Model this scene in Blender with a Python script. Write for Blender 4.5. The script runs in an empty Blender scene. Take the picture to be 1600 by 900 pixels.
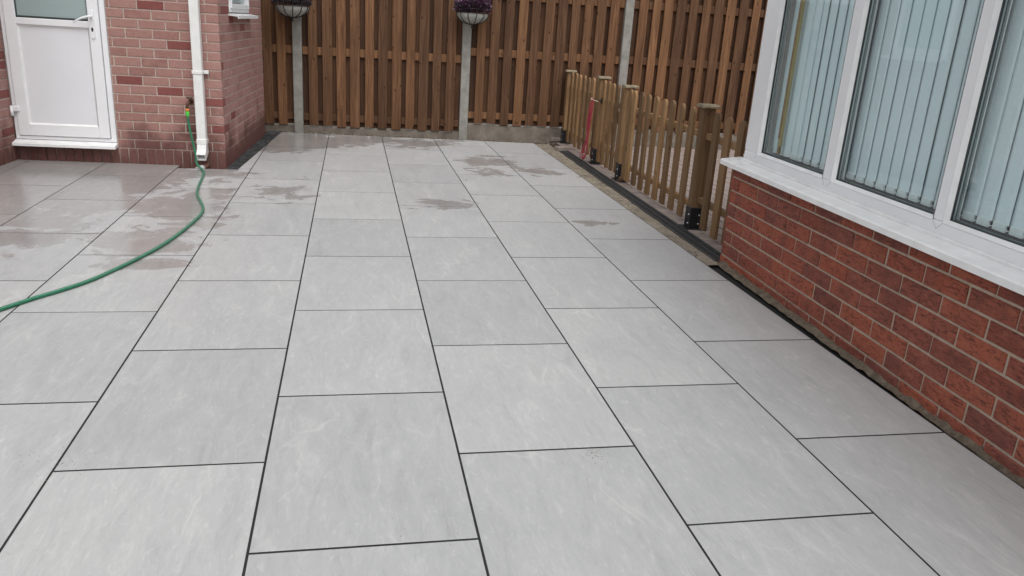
import bpy, bmesh, math, random
from mathutils import Vector, Matrix
random.seed(7)
R = math.radians
scene = bpy.context.scene
COL = scene.collection

# ------------------------------------------------------------------ camera
FPX = 1235.3
YAW, PITCH, ROLL = 0.2094, 0.3197, 0.0645
CAM = Vector((1.4755, 0.0, 1.3301))
cd = bpy.data.cameras.new('camera'); cam = bpy.data.objects.new('camera', cd); COL.objects.link(cam)
fw = Vector((math.sin(YAW)*math.cos(PITCH), math.cos(YAW)*math.cos(PITCH), -math.sin(PITCH)))
r0 = Vector((math.cos(YAW), -math.sin(YAW), 0)); u0 = r0.cross(fw)
rr = r0*math.cos(ROLL) + u0*math.sin(ROLL); uu = u0*math.cos(ROLL) - r0*math.sin(ROLL)
cam.matrix_world = Matrix(((rr.x, uu.x, -fw.x, CAM.x), (rr.y, uu.y, -fw.y, CAM.y), (rr.z, uu.z, -fw.z, CAM.z), (0, 0, 0, 1)))
cd.sensor_width = 36; cd.lens = 36*FPX/1600; cd.clip_end = 500; cd.clip_start = 0.05
scene.camera = cam

# ------------------------------------------------------------------ sky, sun, exposure (flat overcast day)
SUN_EL, SUN_AZ = R(60), R(172)          # azimuth clockwise from +y
w = bpy.data.worlds.new('World'); scene.world = w; w.use_nodes = True
nt = w.node_tree; nt.nodes.clear()
sky = nt.nodes.new('ShaderNodeTexSky'); sky.sky_type = 'NISHITA'; sky.sun_disc = False
sky.sun_elevation = SUN_EL; sky.sun_rotation = SUN_AZ; sky.dust_density = 3.0; sky.air_density = 1.2
hs = nt.nodes.new('ShaderNodeHueSaturation'); hs.inputs['Saturation'].default_value = 0.13
bg = nt.nodes.new('ShaderNodeBackground'); bg.inputs['Strength'].default_value = 0.14
wo = nt.nodes.new('ShaderNodeOutputWorld')
nt.links.new(sky.outputs[0], hs.inputs['Color']); nt.links.new(hs.outputs[0], bg.inputs[0]); nt.links.new(bg.outputs[0], wo.inputs[0])
sd = bpy.data.lights.new('sun', 'SUN'); sd.energy = 0.75; sd.angle = R(45); sd.color = (1.0, 0.985, 0.96)
sun = bpy.data.objects.new('sun', sd); COL.objects.link(sun)
sdir = Vector((math.sin(SUN_AZ)*math.cos(SUN_EL), math.cos(SUN_AZ)*math.cos(SUN_EL), math.sin(SUN_EL)))
sun.rotation_euler = sdir.to_track_quat('Z', 'Y').to_euler()
vs = scene.view_settings
vs.view_transform = 'Standard'; vs.look = 'None'; vs.gamma = 1.0; vs.exposure = 0.49; vs.use_curve_mapping = False
scene.render.resolution_x = 1024; scene.render.resolution_y = 576
scene.render.engine = 'CYCLES'

# ------------------------------------------------------------------ pixel -> place helpers (1600 x 900 photograph pixels)
def ray(p):
    return fw + rr*((p[0]-800)/FPX) + uu*((450-p[1])/FPX)
def on_ground(p, z=0.0):
    d = ray(p); return CAM + d*((z-CAM.z)/d.z)

# ------------------------------------------------------------------ materials
class NB:
    def __init__(s, name):
        s.m = bpy.data.materials.new(name); s.m.use_nodes = True
        s.t = s.m.node_tree; s.t.nodes.clear()
        s.out = s.n('OutputMaterial'); s.p = s.n('BsdfPrincipled')
        s.l(s.p.outputs[0], s.out.inputs[0])
    def n(s, typ, **kw):
        nd = s.t.nodes.new('ShaderNode'+typ)
        for k, v in kw.items(): setattr(nd, k, v)
        return nd
    def l(s, a, b): s.t.links.new(a, b)
    def set(s, nd, key, v):
        if hasattr(v, 'is_linked') or isinstance(v, bpy.types.NodeSocket): s.l(v, nd.inputs[key])
        else: nd.inputs[key].default_value = v
    def math(s, op, a, b=0.5, c=None, clamp=False):
        nd = s.n('Math', operation=op); nd.use_clamp = clamp
        s.set(nd, 0, a); s.set(nd, 1, b)
        if c is not None: s.set(nd, 2, c)
        return nd.outputs[0]
    def coord(s, kind='Object'):
        return s.n('TexCoord').outputs[kind]
    def pos(s): return s.n('NewGeometry').outputs['Position']
    def rand(s): return s.n('ObjectInfo').outputs['Random']
    def vec(s, v, scale=(1, 1, 1), loc=None, rot=(0, 0, 0)):
        nd = s.n('Mapping'); s.l(v, nd.inputs['Vector']); nd.inputs['Scale'].default_value = scale; nd.inputs['Rotation'].default_value = rot
        if loc is not None: s.set(nd, 'Location', loc)
        return nd.outputs[0]
    def off(s, v, k=37.0):            # shift by object random so alike pieces differ
        cb = s.n('CombineXYZ'); r = s.rand()
        s.l(s.math('MULTIPLY', r, k), cb.inputs[0]); s.l(s.math('MULTIPLY', r, k*1.7), cb.inputs[1]); s.l(s.math('MULTIPLY', r, k*.6), cb.inputs[2])
        a = s.n('VectorMath', operation='ADD'); s.l(v, a.inputs[0]); s.l(cb.outputs[0], a.inputs[1]); return a.outputs[0]
    def noise(s, v, scale=5, detail=4, rough=.55, dist=0.0):
        nd = s.n('TexNoise'); s.l(v, nd.inputs['Vector']); nd.inputs['Scale'].default_value = scale
        nd.inputs['Detail'].default_value = detail; nd.inputs['Roughness'].default_value = rough; nd.inputs['Distortion'].default_value = dist
        return nd.outputs['Fac']
    def ramp(s, f, stops, interp='LINEAR'):
        nd = s.n('ValToRGB'); s.l(f, nd.inputs[0]); cr = nd.color_ramp; cr.interpolation = interp
        while len(cr.elements) < len(stops): cr.elements.new(0.5)
        for e, (p, c) in zip(cr.elements, stops):
            e.position = p; e.color = (c, c, c, 1) if isinstance(c, (int, float)) else (*c, 1)
        return nd.outputs[0]
    def mix(s, f, a, b, mode='MIX'):
        nd = s.n('Mix', data_type='RGBA', blend_type=mode); nd.clamp_factor = True
        s.set(nd, 0, f)
        for i, v in ((6, a), (7, b)):
            if isinstance(v, tuple): v = (*v, 1) if len(v) == 3 else v
            s.set(nd, i, v)
        return nd.outputs[2]
    def bump(s, h, strength=.3, dist=.01):
        nd = s.n('Bump'); s.l(h, nd.inputs['Height']); nd.inputs['Strength'].default_value = strength; nd.inputs['Distance'].default_value = dist
        s.l(nd.outputs[0], s.p.inputs['Normal'])
    def done(s, col=None, rough=None, metal=0, spec=None):
        if col is not None: s.set(s.p, 'Base Color', (*col, 1) if isinstance(col, tuple) and len(col) == 3 else col)
        if rough is not None: s.set(s.p, 'Roughness', rough)
        s.p.inputs['Metallic'].default_value = metal
        if spec is not None: s.p.inputs['Specular IOR Level'].default_value = spec
        return s.m

M = {}
def plain(name, col, rough=.5, metal=0, var=.06, scale=14, bump=0.0, spec=None):
    b = NB(name); c = b.off(b.coord()); f = b.noise(c, scale, 5)
    lo = tuple(x*(1-var) for x in col); hi = tuple(min(1, x*(1+var)) for x in col)
    if bump: b.bump(b.noise(c, scale*6, 4), bump, .004)
    M[name] = b.done(b.ramp(f, ((.3, lo), (.7, hi))), rough, metal, spec); return M[name]

def make_slab_material():
    b = NB('porcelain_slab'); o = b.off(b.coord()); P = b.pos()
    warp = b.noise(b.vec(o, (1.6, .9, 1)), 1.5, 3)
    st = b.noise(b.vec(o, (10, 2.2, 1), rot=(0, 0, R(12))), 1.4, 11, .76, .9)
    fine = b.noise(b.vec(o, (38, 11, 1), rot=(0, 0, R(16))), 1.5, 9, .8, .6)
    cloud = b.noise(b.vec(o, (1, .7, 1)), 2.4, 6, .65)
    base = b.ramp(st, ((.30, (.325, .327, .332)), (.47, (.418, .42, .424)), (.56, (.445, .447, .449)), (.68, (.56, .56, .555))))
    base = b.mix(.40, base, b.ramp(cloud, ((.3, (.38, .383, .39)), (.7, (.465, .462, .455)))))
    base = b.mix(b.ramp(fine, ((.54, 0.0), (.68, .58))), base, (.60, .597, .59))
    base = b.mix(b.ramp(fine, ((.31, .5), (.45, 0.0))), base, (.30, .30, .30))
    # thin pale wandering veins, one family of contour lines of a slow noise
    vn = b.noise(b.vec(o, (1.9, .8, 1), rot=(0, 0, R(22))), 1.0, 4, .5, .5)
    vein = b.ramp(b.math('ABSOLUTE', b.math('SUBTRACT', vn, .53)), ((0.0, 1.0), (.0055, 0.0)))
    vm = b.math('MULTIPLY', vein, b.ramp(cloud, ((.44, 0.0), (.6, .6))))
    base = b.mix(vm, base, (.58, .575, .56))
    tone = b.ramp(b.rand(), ((0, (.875, .872, .865)), (.5, (.94, .935, .925)), (1, (.985, .977, .963))))
    base = b.mix(1.0, base, tone, 'MULTIPLY')
    # grit
    sp = b.noise(P, 170, 2, .5)
    base = b.mix(b.ramp(sp, ((.76, 0.0), (.80, .3))), base, (.2, .19, .18))
    # ---- standing damp: places that are still wet after rain
    sx = b.n('SeparateXYZ'); b.l(P, sx.inputs[0]); X, Y = sx.outputs[0], sx.outputs[1]
    field = None
    for cx, cy, rx, ry, amp in ((-1.05, 6.9, 1.75, 2.5, 1.7), (-.75, 4.95, .85, .75, .9), (.22, 5.9, .5, .8, .82), (.28, 4.9, .5, .5, .72), (.42, 4.33, .42, .16, 1.05), (.75, 9.2, .85, 1.2, 1.5), (1.6, 9.4, .6, .8, 1.35),
                              (2.15, 9.15, .55, .45, .85), (2.75, 7.6, .4, .65, .7), (3.25, 7.5, .35, .3, .45), (2.15, 6.0, .3, .25, .58), (.95, 6.3, .28, .5, .52), (3.2, 5.4, .2, .12, .6), (.25, 7.0, .5, .35, .85), (3.0, 8.3, .25, .12, .6)):
        dx = b.math('DIVIDE', b.math('SUBTRACT', X, cx), rx); dy = b.math('DIVIDE', b.math('SUBTRACT', Y, cy), ry)
        d = b.math('SQRT', b.math('ADD', b.math('MULTIPLY', dx, dx), b.math('MULTIPLY', dy, dy)))
        f = b.math('MULTIPLY', b.math('SUBTRACT', 1.0, d), amp)
        field = f if field is None else b.math('MAXIMUM', field, f)
    n1 = b.noise(b.vec(P, (1.0, 1.15, 1)), 4.4, 7, .62, .8)
    n2 = b.noise(b.vec(P, (1, .9, 1), loc=(3.1, 7.7, 0)), 1.7, 3, .5, .3)
    wet = b.math('ADD', field, b.math('MULTIPLY', b.math('SUBTRACT', b.math('ADD', n1, n2), 1.0), 2.1))
    wm = b.ramp(wet, ((.20, 0.0), (.34, .75), (.75, 1.0)))
    wetcol = b.mix(1.0, base, (.72, .695, .675), 'MULTIPLY')
    col = b.mix(wm, base, wetcol)
    rough = b.math('ADD', b.math('MULTIPLY', st, .16), .36)
    rg = b.n('Mix', data_type='FLOAT'); b.l(wm, rg.inputs[0]); b.l(rough, rg.inputs[2]); rg.inputs[3].default_value = .17
    b.bump(b.math('ADD', b.math('MULTIPLY', st, 1.0), b.math('MULTIPLY', fine, .5)), .10, .003)
    M['slab'] = b.done(col, rg.outputs[0], spec=.4)
make_slab_material()

def brick_material(name, stops, pale, damp=False, rust=False):
    b = NB(name); o = b.off(b.coord()); r = b.rand()
    col = b.ramp(r, stops)
    n = b.noise(b.vec(o, (1, 1, 1.4)), 16, 5, .65); n2 = b.noise(o, 90, 3, .6)
    col = b.mix(b.ramp(n, ((.35, 0.0), (.75, .55))), col, pale)
    col = b.mix(b.ramp(n2, ((.30, .45), (.45, 0.0))), col, tuple(x*.35 for x in stops[0][1]))
    if rust:      # wire-dragged face: creased texture, sandy crumbs
        dr = b.noise(b.vec(o, (20, 20, 60), rot=(0, R(20), 0)), 1.0, 5, .7, 1.2)
        col = b.mix(b.ramp(dr, ((.34, .85), (.50, 0.0))), col, (.075, .025, .019))
        col = b.mix(b.ramp(dr, ((.55, 0.0), (.72, .45))), col, (.43, .15, .09))
        blotch = b.noise(b.vec(o, (7, 7, 2)), 1.0, 2, .5)
        col = b.mix(b.ramp(blotch, ((.5, 0.0), (.66, .5))), col, (.14, .052, .044))
        b.bump(dr, .9, .008)
    else:
        b.bump(b.math('ADD', n, n2), .35, .003)
    rough = .8
    if damp:
        sx = b.n('SeparateXYZ'); b.l(b.pos(), sx.inputs[0])
        hz = b.math('SUBTRACT', b.math('MULTIPLY', b.noise(b.vec(b.pos(), (3, 3, 1.6)), 1.5, 4, .6), .75), sx.outputs[2])
        f = b.ramp(hz, ((.05, 0.0), (.24, .9)))
        dx = b.math('MULTIPLY', b.math('SUBTRACT', sx.outputs[0], .13), 2.2); dz = b.math('MULTIPLY', b.math('SUBTRACT', sx.outputs[2], .30), 1.35)
        dd = b.math('SQRT', b.math('ADD', b.math('MULTIPLY', dx, dx), b.math('MULTIPLY', dz, dz)))
        tapst = b.math('MULTIPLY', b.ramp(b.math('ADD', dd, b.noise(b.pos(), 9, 4)), ((.5, .95), (1.0, 0.0))), 1.0)
        f = b.math('MAXIMUM', f, tapst)
        col = b.mix(f, col, b.mix(1.0, col, (.36, .27, .265), 'MULTIPLY'))
    M[name] = b.done(col, rough, spec=.3)
brick_material('brick_pink', ((0, (.25, .122, .103)), (.3, (.305, .160, .137)), (.75, (.345, .19, .165)), (1, (.265, .125, .106))), (.39, .235, .205), damp=True)
brick_material('brick_dark', ((0, (.175, .052, .046)), (1, (.22, .07, .062))), (.24, .095, .083), damp=True)
brick_material('brick_rustic', ((0, (.17, .05, .038)), (.2, (.32, .078, .045)), (.4, (.22, .068, .052)), (.6, (.36, .095, .052)), (.8, (.29, .085, .058)), (1, (.17, .056, .047))), (.36, .12, .078), rust=True)
def mortar(name, col, damp=False):
    b = NB(name); P = b.pos(); n = b.noise(P, 30, 5, .6)
    c = b.ramp(n, ((.3, tuple(x*.72 for x in col)), (.7, col)))
    if damp:
        sx = b.n('SeparateXYZ'); b.l(P, sx.inputs[0])
        hz = b.math('SUBTRACT', b.math('MULTIPLY', b.noise(b.vec(P, (3, 3, 1.6)), 1.5, 4, .6), .75), sx.outputs[2])
        c = b.mix(b.ramp(hz, ((.06, 0.0), (.34, .9))), c, b.mix(1.0, c, (.32, .25, .24), 'MULTIPLY'))
    b.bump(b.noise(P, 220, 3), .5, .002); M[name] = b.done(c, .9, spec=.2)
mortar('mortar_pale', (.52, .42, .37), True); mortar('mortar_buff', (.48, .375, .295))

def wood_material(name, dark, mid, light, rough=.72, knots=True):
    b = NB(name); o = b.off(b.coord()); r = b.rand()
    g = b.noise(b.vec(o, (26, 26, 1.1)), 1.3, 5, .62, 1.2); fine = b.noise(b.vec(o, (170, 170, 4)), 1.0, 3, .6)
    col = b.ramp(g, ((.28, dark), (.5, mid), (.75, light)))
    col = b.mix(b.ramp(fine, ((.35, .5), (.55, 0.0))), col, dark)
    big = b.noise(b.vec(o, (3, 3, .8)), 1.2, 3)
    col = b.mix(b.ramp(big, ((.4, 0.0), (.7, .55))), col, tuple(x*.62 for x in mid))
    if knots:
        v = b.n('TexVoronoi'); b.l(b.vec(o, (14, 14, 6.5)), v.inputs['Vector']); v.inputs['Scale'].default_value = 1.0
        k = b.ramp(v.outputs['Distance'], ((.05, .9), (.16, 0.0)))
        col = b.mix(k, col, tuple(x*.32 for x in dark))
    col = b.mix(1.0, col, b.ramp(r, ((0, (.6, .58, .58)), (.35, (.9, .88, .86)), (.7, (1.05, 1.0, .93)), (1, (1.4, 1.36, 1.26)))), 'MULTIPLY')
    b.bump(b.math('ADD', g, b.math('MULTIPLY', fine, .5)), .28, .003)
    M[name] = b.done(col, rough, spec=.25)
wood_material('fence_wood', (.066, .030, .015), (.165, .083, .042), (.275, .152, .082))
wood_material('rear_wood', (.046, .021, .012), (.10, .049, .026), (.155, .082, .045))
wood_material('picket_wood', (.13, .073, .034), (.25, .153, .078), (.36, .236, .13))
def concrete(name, lo, hi, scale=10, bump=.5):
    b = NB(name); P = b.pos(); n = b.noise(P, scale, 6, .65); s = b.noise(P, 140, 3)
    c = b.ramp(n, ((.28, lo), (.7, hi))); c = b.mix(b.ramp(s, ((.32, .5), (.45, 0.0))), c, tuple(x*.45 for x in lo))
    b.bump(b.math('ADD', n, s), bump, .004); M[name] = b.done(c, .88, spec=.25)
concrete('post_concrete', (.215, .205, .185), (.36, .345, .315)); concrete('strip_concrete', (.16, .132, .10), (.33, .288, .228), 7)
concrete('gravel_board', (.12, .10, .08), (.27, .238, .198), 6); concrete('soil', (.035, .026, .019), (.13, .098, .072), 9, 1.0)
concrete('haunch', (.075, .058, .042), (.19, .155, .115), 22); concrete('subbase', (.10, .09, .078), (.19, .172, .15), 5)
plain('joint_black', (.012, .012, .012), .85, var=.4, scale=40)
plain('upvc', (.78, .785, .80), .28, var=.03, scale=4)
plain('upvc_panel', (.72, .73, .755), .33, var=.03, scale=3)
plain('upvc_sill', (.78, .78, .775), .3, var=.08, scale=11)
plain('seam', (.5, .51, .52), .5); plain('gasket', (.03, .036, .037), .6); plain('spacer', (.16, .19, .19), .5); plain('black_metal', (.016, .017, .019), .42, metal=.3, var=.4, scale=30, bump=.2)
plain('bolt_steel', (.5, .5, .5), .35, metal=.9); plain('black_plastic', (.045, .046, .048), .5, var=.35, scale=40)
plain('blind_weight', (.72, .78, .79), .5)
plain('room_wall', (.55, .60, .59), .9); plain('oak_trim', (.27, .185, .10), .5, var=.3, scale=20); plain('brass_strip', (.45, .38, .2), .4, metal=.4)
plain('hose_green', (.016, .15, .075), .38, var=.2, scale=60); plain('hose_pale', (.17, .33, .25), .4)
plain('connector_green', (.10, .62, .08), .4); plain('connector_orange', (.6, .22, .05), .4); plain('tap_metal', (.10, .055, .035), .45, metal=.7, var=.4)
plain('terracotta', (.20, .09, .065), .7); plain('pipe_white', (.72, .72, .70), .35)
plain('liner', (.36, .36, .33), .85, var=.22, scale=30, bump=.5); plain('basket_wire', (.012, .012, .013), .45)
plain('purple_leaf', (.070, .026, .058), .55, var=.5, scale=9); plain('pale_leaf', (.26, .17, .24), .55, var=.3, scale=9); plain('dark_leaf', (.03, .018, .026), .6, var=.5); plain('red_leaf', (.20, .022, .035), .5)
plain('rope_red', (.36, .035, .06), .7, var=.3, scale=80); plain('string', (.62, .55, .45), .8); plain('cap_wood', (.22, .18, .115), .8, var=.35, scale=18, bump=.4)
plain('stone_dark', (.05, .05, .052), .6, var=.6, scale=8); plain('dry_leaf', (.16, .095, .05), .8, var=.4); plain('roof_felt', (.06, .06, .062), .9); plain('hole', (.01, .01, .01), .9)
plain('crumb', (.22, .185, .14), .95, var=.5, scale=15)
def block_material():
    b = NB('block_paver'); o = b.off(b.coord()); n = b.noise(o, 18, 5, .65); s = b.noise(o, 160, 3)
    c = b.ramp(b.rand(), ((0, (.21, .165, .145)), (.5, (.27, .215, .19)), (1, (.235, .20, .185))))
    c = b.mix(b.ramp(n, ((.4, 0.0), (.75, .5))), c, (.35, .30, .27)); c = b.mix(b.ramp(s, ((.32, .5), (.45, 0.0))), c, (.10, .085, .075))
    b.bump(s, .5, .003); M['block'] = b.done(c, .85, spec=.25)
block_material()
def glass_material(name, tint, ior):
    b = NB(name); b.t.nodes.remove(b.p)
    tr = b.n('BsdfTransparent'); tr.inputs[0].default_value = (*tint, 1); gl = b.n('BsdfGlossy'); gl.inputs['Roughness'].default_value = .02
    gl.inputs[0].default_value = (.95, .98, 1, 1)
    fr = b.n('Fresnel'); bf = b.n('NewGeometry').outputs['Backfacing']; b.l(b.math('ADD', ior, b.math('MULTIPLY', bf, 1/ior-ior)), fr.inputs['IOR']); mx = b.n('MixShader')
    b.l(fr.outputs[0], mx.inputs[0]); b.l(tr.outputs[0], mx.inputs[1]); b.l(gl.outputs[0], mx.inputs[2]); b.l(mx.outputs[0], b.out.inputs[0]); M[name] = b.m
b = NB('blind_fabric'); b.t.nodes.remove(b.p); df = b.n('BsdfDiffuse'); tl = b.n('BsdfTranslucent'); mx = b.n('MixShader'); mx.inputs[0].default_value = .10
wv = b.noise(b.vec(b.coord(), (1, 1, .3)), 400, 2); cc = b.ramp(wv, ((.3, (.71, .81, .845)), (.7, (.78, .87, .905))))
b.l(cc, df.inputs[0]); b.l(cc, tl.inputs[0]); b.l(df.outputs[0], mx.inputs[1]); b.l(tl.outputs[0], mx.inputs[2]); b.l(mx.outputs[0], b.out.inputs[0]); M['blind_fabric'] = b.m
glass_material('glass', (.93, .985, .98), 1.7)
b = NB('frosted_glass'); f = b.noise(b.coord(), 120, 3); b.bump(f, .3, .003); b.done((.30, .38, .375), .22, spec=.6); M['frosted'] = b.m

# ------------------------------------------------------------------ mesh helpers
class MB:
    def __init__(s): s.v = []; s.f = []; s.sm = []
    def add(s, vs_, fs, smooth=False):
        k = len(s.v); s.v += [tuple(p) for p in vs_]; s.f += [tuple(i+k for i in f) for f in fs]; s.sm += [smooth]*len(fs); return s
    def box(s, x0, x1, y0, y1, z0, z1):
        return s.add([(x0,y0,z0),(x1,y0,z0),(x1,y1,z0),(x0,y1,z0),(x0,y0,z1),(x1,y0,z1),(x1,y1,z1),(x0,y1,z1)],
                     [(0,3,2,1),(4,5,6,7),(0,1,5,4),(1,2,6,5),(2,3,7,6),(3,0,4,7)])
    def cbox(s, x0, x1, y0, y1, z0, z1, c=.003):   # chamfered box
        bm = bmesh.new(); bmesh.ops.create_cube(bm, size=1)
        for v in bm.verts: v.co = Vector(((x0+x1)/2+v.co.x*(x1-x0), (y0+y1)/2+v.co.y*(y1-y0), (z0+z1)/2+v.co.z*(z1-z0)))
        bmesh.ops.bevel(bm, geom=bm.edges[:], offset=c, segments=1, affect='EDGES', profile=.5)
        bm.verts.index_update(); s.add([v.co[:] for v in bm.verts], [[v.index for v in f.verts] for f in bm.faces]); bm.free(); return s
    def prism(s, pts, axis, a, b_):     # outline pts (2-D) extruded along axis from a to b_
        n = len(pts)
        def P(p, h): return {'x': (h, p[0], p[1]), 'y': (p[0], h, p[1]), 'z': (p[0], p[1], h)}[axis]
        vs_ = [P(p, a) for p in pts] + [P(p, b_) for p in pts]
        return s.add(vs_, [tuple(range(n))[::-1], tuple(range(n, 2*n))] + [(i, (i+1) % n, n+(i+1) % n, n+i) for i in range(n)])
    def tube(s, pts, rad, n=8, cap=True):
        pts = [Vector(p) for p in pts]; m = len(pts); rads = rad if isinstance(rad, (list, tuple)) else [rad]*m
        k = len(s.v); up = None
        for i, p in enumerate(pts):
            t = (pts[min(i+1, m-1)]-pts[max(i-1, 0)]).normalized()
            if up is None: up = Vector((0, 0, 1)) if abs(t.z) < .9 else Vector((1, 0, 0))
            sd_ = t.cross(up).normalized(); up = sd_.cross(t).normalized()
            for j in range(n):
                a = 2*math.pi*j/n; s.v.append(tuple(p+(sd_*math.cos(a)+up*math.sin(a))*rads[i]))
        for i in range(m-1):
            for j in range(n):
                a = k+i*n+j; b_ = k+i*n+(j+1) % n; s.f.append((a, b_, b_+n, a+n)); s.sm.append(True)
        if cap: s.f += [tuple(range(k, k+n))[::-1], tuple(range(k+(m-1)*n, k+m*n))]; s.sm += [False, False]
        return s
    def lathe(s, prof, n=20, c=(0, 0, 0)):
        k = len(s.v); m = len(prof)
        for r_, z in prof:
            for j in range(n):
                a = 2*math.pi*j/n; s.v.append((c[0]+r_*math.cos(a), c[1]+r_*math.sin(a), c[2]+z))
        for i in range(m-1):
            for j in range(n):
                a = k+i*n+j; b_ = k+i*n+(j+1) % n; s.f.append((a, b_, b_+n, a+n)); s.sm.append(True)
        return s
    def mesh(s, name):
        me = bpy.data.meshes.new(name); me.from_pydata(s.v, [], s.f); me.polygons.foreach_set('use_smooth', s.sm); me.update(); return me
def link(name, me, m, parent=None, loc=(0, 0, 0), rz=0, kind=None):
    if m and not me.materials: me.materials.append(M[m])
    o = bpy.data.objects.new(name, me); COL.objects.link(o); o.location = loc; o.rotation_euler = (0, 0, rz); o.parent = parent
    if kind: o['kind'] = kind
    return o
def build(name, mb, m, parent=None, loc=(0, 0, 0), rz=0, kind=None): return link(name, mb.mesh(name), m, parent, loc, rz, kind)
def tag(o, label, cat, group=None):
    o['label'] = label; o['category'] = cat
    if group: o['group'] = group
    return o
def thing(name, label, cat, loc, rz=0, group=None):
    o = bpy.data.objects.new(name, None); COL.objects.link(o); o.location = loc; o.rotation_euler = (0, 0, rz); o.empty_display_size = .1
    return tag(o, label, cat, group)
def spline(pts, sub=6):
    pts = [Vector(p) for p in pts]; out = []
    for i in range(len(pts)-1):
        a, b_, c, d = pts[max(i-1, 0)], pts[i], pts[i+1], pts[min(i+2, len(pts)-1)]
        for j in range(sub):
            t = j/sub; out.append(.5*((2*b_)+(c-a)*t+(2*a-5*b_+4*c-d)*t*t+(3*b_-a-3*c+d)*t*t*t))
    return out+[pts[-1]]

# ================================================================== SETTING
def sheet(name, x0, x1, y0, y1, z, m, nx=1, ny=1, amp=0.0, parent=None):
    mb = MB(); rnd = random.Random(hash(name) % 1000 if False else len(name))
    vs_ = [(x0+(x1-x0)*i/nx, y0+(y1-y0)*j/ny, z+(rnd.uniform(-amp, amp) if amp else 0)) for j in range(ny+1) for i in range(nx+1)]
    fs = [(j*(nx+1)+i, j*(nx+1)+i+1, (j+1)*(nx+1)+i+1, (j+1)*(nx+1)+i) for j in range(ny) for i in range(nx)]
    mb.add(vs_, fs, amp > 0); o = build(name, mb, m, parent)
    if parent is None: o['kind'] = 'structure'
    return o
sheet('ground', -150, 150, -150, 150, -.10, 'subbase')
sheet('soil_bed', -1.2, 7.4, 9.05, 10.4, -.035, 'soil', 90, 16, .014)

# ---- patio of porcelain slabs, each slab its own piece
PW, PL_ = .604, .904
def clip(poly, a, b_, c):       # keep a*x + b*y <= c
    out = []
    for i in range(len(poly)):
        p, q_ = poly[i], poly[(i+1) % len(poly)]; dp = a*p[0]+b_*p[1]-c; dq = a*q_[0]+b_*q_[1]-c
        if dp <= 0: out.append(p)
        if dp*dq < 0: t = dp/(dp-dq); out.append((p[0]+(q_[0]-p[0])*t, p[1]+(q_[1]-p[1])*t))
    return out
def area(p): return abs(sum(p[i][0]*p[(i+1) % len(p)][1]-p[(i+1) % len(p)][0]*p[i][1] for i in range(len(p))))/2
pm = MB()
pm.add([(x_, y_, -.0007) for x_, y_ in ((-2.5, -1.9), (3.627, -1.9), (3.627, 9.36), (.66, 9.56), (.49, 7.16), (-.02, 7.16), (-.02, 7.27), (-2.5, 7.40))], [(0, 1, 2, 3, 4, 5, 6, 7)])
patio = build('patio', pm, 'joint_black', kind='structure')
slab_cache = {}
rs = random.Random(3)
def slab(poly):
    if len(poly) < 3 or area(poly) < .004: return
    cx = sum(p[0] for p in poly)/len(poly); cy = sum(p[1] for p in poly)/len(poly)
    loc = [(p[0]-cx, p[1]-cy) for p in poly]; key = tuple((round(x, 3), round(y, 3)) for x, y in loc)
    if key not in slab_cache:
        c = .0005; n = len(loc); top = []
        for x, y in loc:
            d = math.hypot(x, y) or 1; top.append((x-c*x/d*1.4, y-c*y/d*1.4, 0))
        vs_ = [(x, y, -.02) for x, y in loc]+[(x, y, -c) for x, y in loc]+top
        fs = [tuple(range(2*n, 3*n))]+[(i, (i+1) % n, n+(i+1) % n, n+i) for i in range(n)]+[(n+i, n+(i+1) % n, 2*n+(i+1) % n, 2*n+i) for i in range(n)]
        slab_cache[key] = MB().add(vs_, fs).mesh('slab')
    o = link('slab', slab_cache[key], 'slab', patio, (cx, cy, rs.uniform(-.0001, .0003)))
    o.rotation_euler = (rs.uniform(-.0003, .0003), rs.uniform(-.0003, .0003), 0)
def line_keep_right(poly, p, q_):     # keep the part with larger x than line p->q
    dx, dy = q_[0]-p[0], q_[1]-p[1]; return clip(poly, -dy, dx, -dy*p[0]+dx*p[1])
for k in range(-4, 6):
    ph = 1.800 if k % 2 == 0 else 2.250
    for n in range(-5, 10):
        y0 = ph+(n-1)*PL_; y1 = y0+PL_
        if y1 < -1.8: continue
        gx, gy = .0037, .0047
        jt = rs.uniform(-.0012, .0012)
        poly = [(k*PW+gx, y0+gy+jt), ((k+1)*PW-gx, y0+gy+jt), ((k+1)*PW-gx, y1-gy), (k*PW+gx, y1-gy)]
        far = clip(poly, .068, 1, 9.60+.068*.65-.02)     # far cut edge along the fence
        if not far: continue
        if k < 0:
            far = clip(far, .0524, 1, 7.270+.0524*.385); slab(far)
        elif k == 0:
            slab(clip(far, 0, 1, 7.150)); rest = clip(far, 0, -1, -7.156)
            if rest: slab(line_keep_right(rest, (.497, 7.125), (.672, 9.6)))
        elif k == 1: slab(line_keep_right(far, (.497, 7.125), (.672, 9.6)))
        else: slab(far)

# ---- strips beside the patio
def strip(name, pts, m, kind='structure', parent=None, z=None):     # pts: left/right pairs -> ribbon with skirt
    n = len(pts); mb = MB(); vs_ = []
    for a, b_ in pts: vs_ += [a, b_]
    mb.add(vs_, [(2*i, 2*i+1, 2*i+3, 2*i+2) for i in range(n-1)]); return build(name, mb, m, parent, kind=kind)
rn = random.Random(5)
pts = []
for i in range(41):
    y = 4.40+i*.125; xr = 3.738+.028*(y-4.5)/4.4*4.0*.6
    pts.append(((3.6275, y, -.014+rn.uniform(-.002, .002)), (xr, y, -.010+rn.uniform(-.003, .003))))
strip('concrete_edging', pts, 'strip_concrete')
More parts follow.
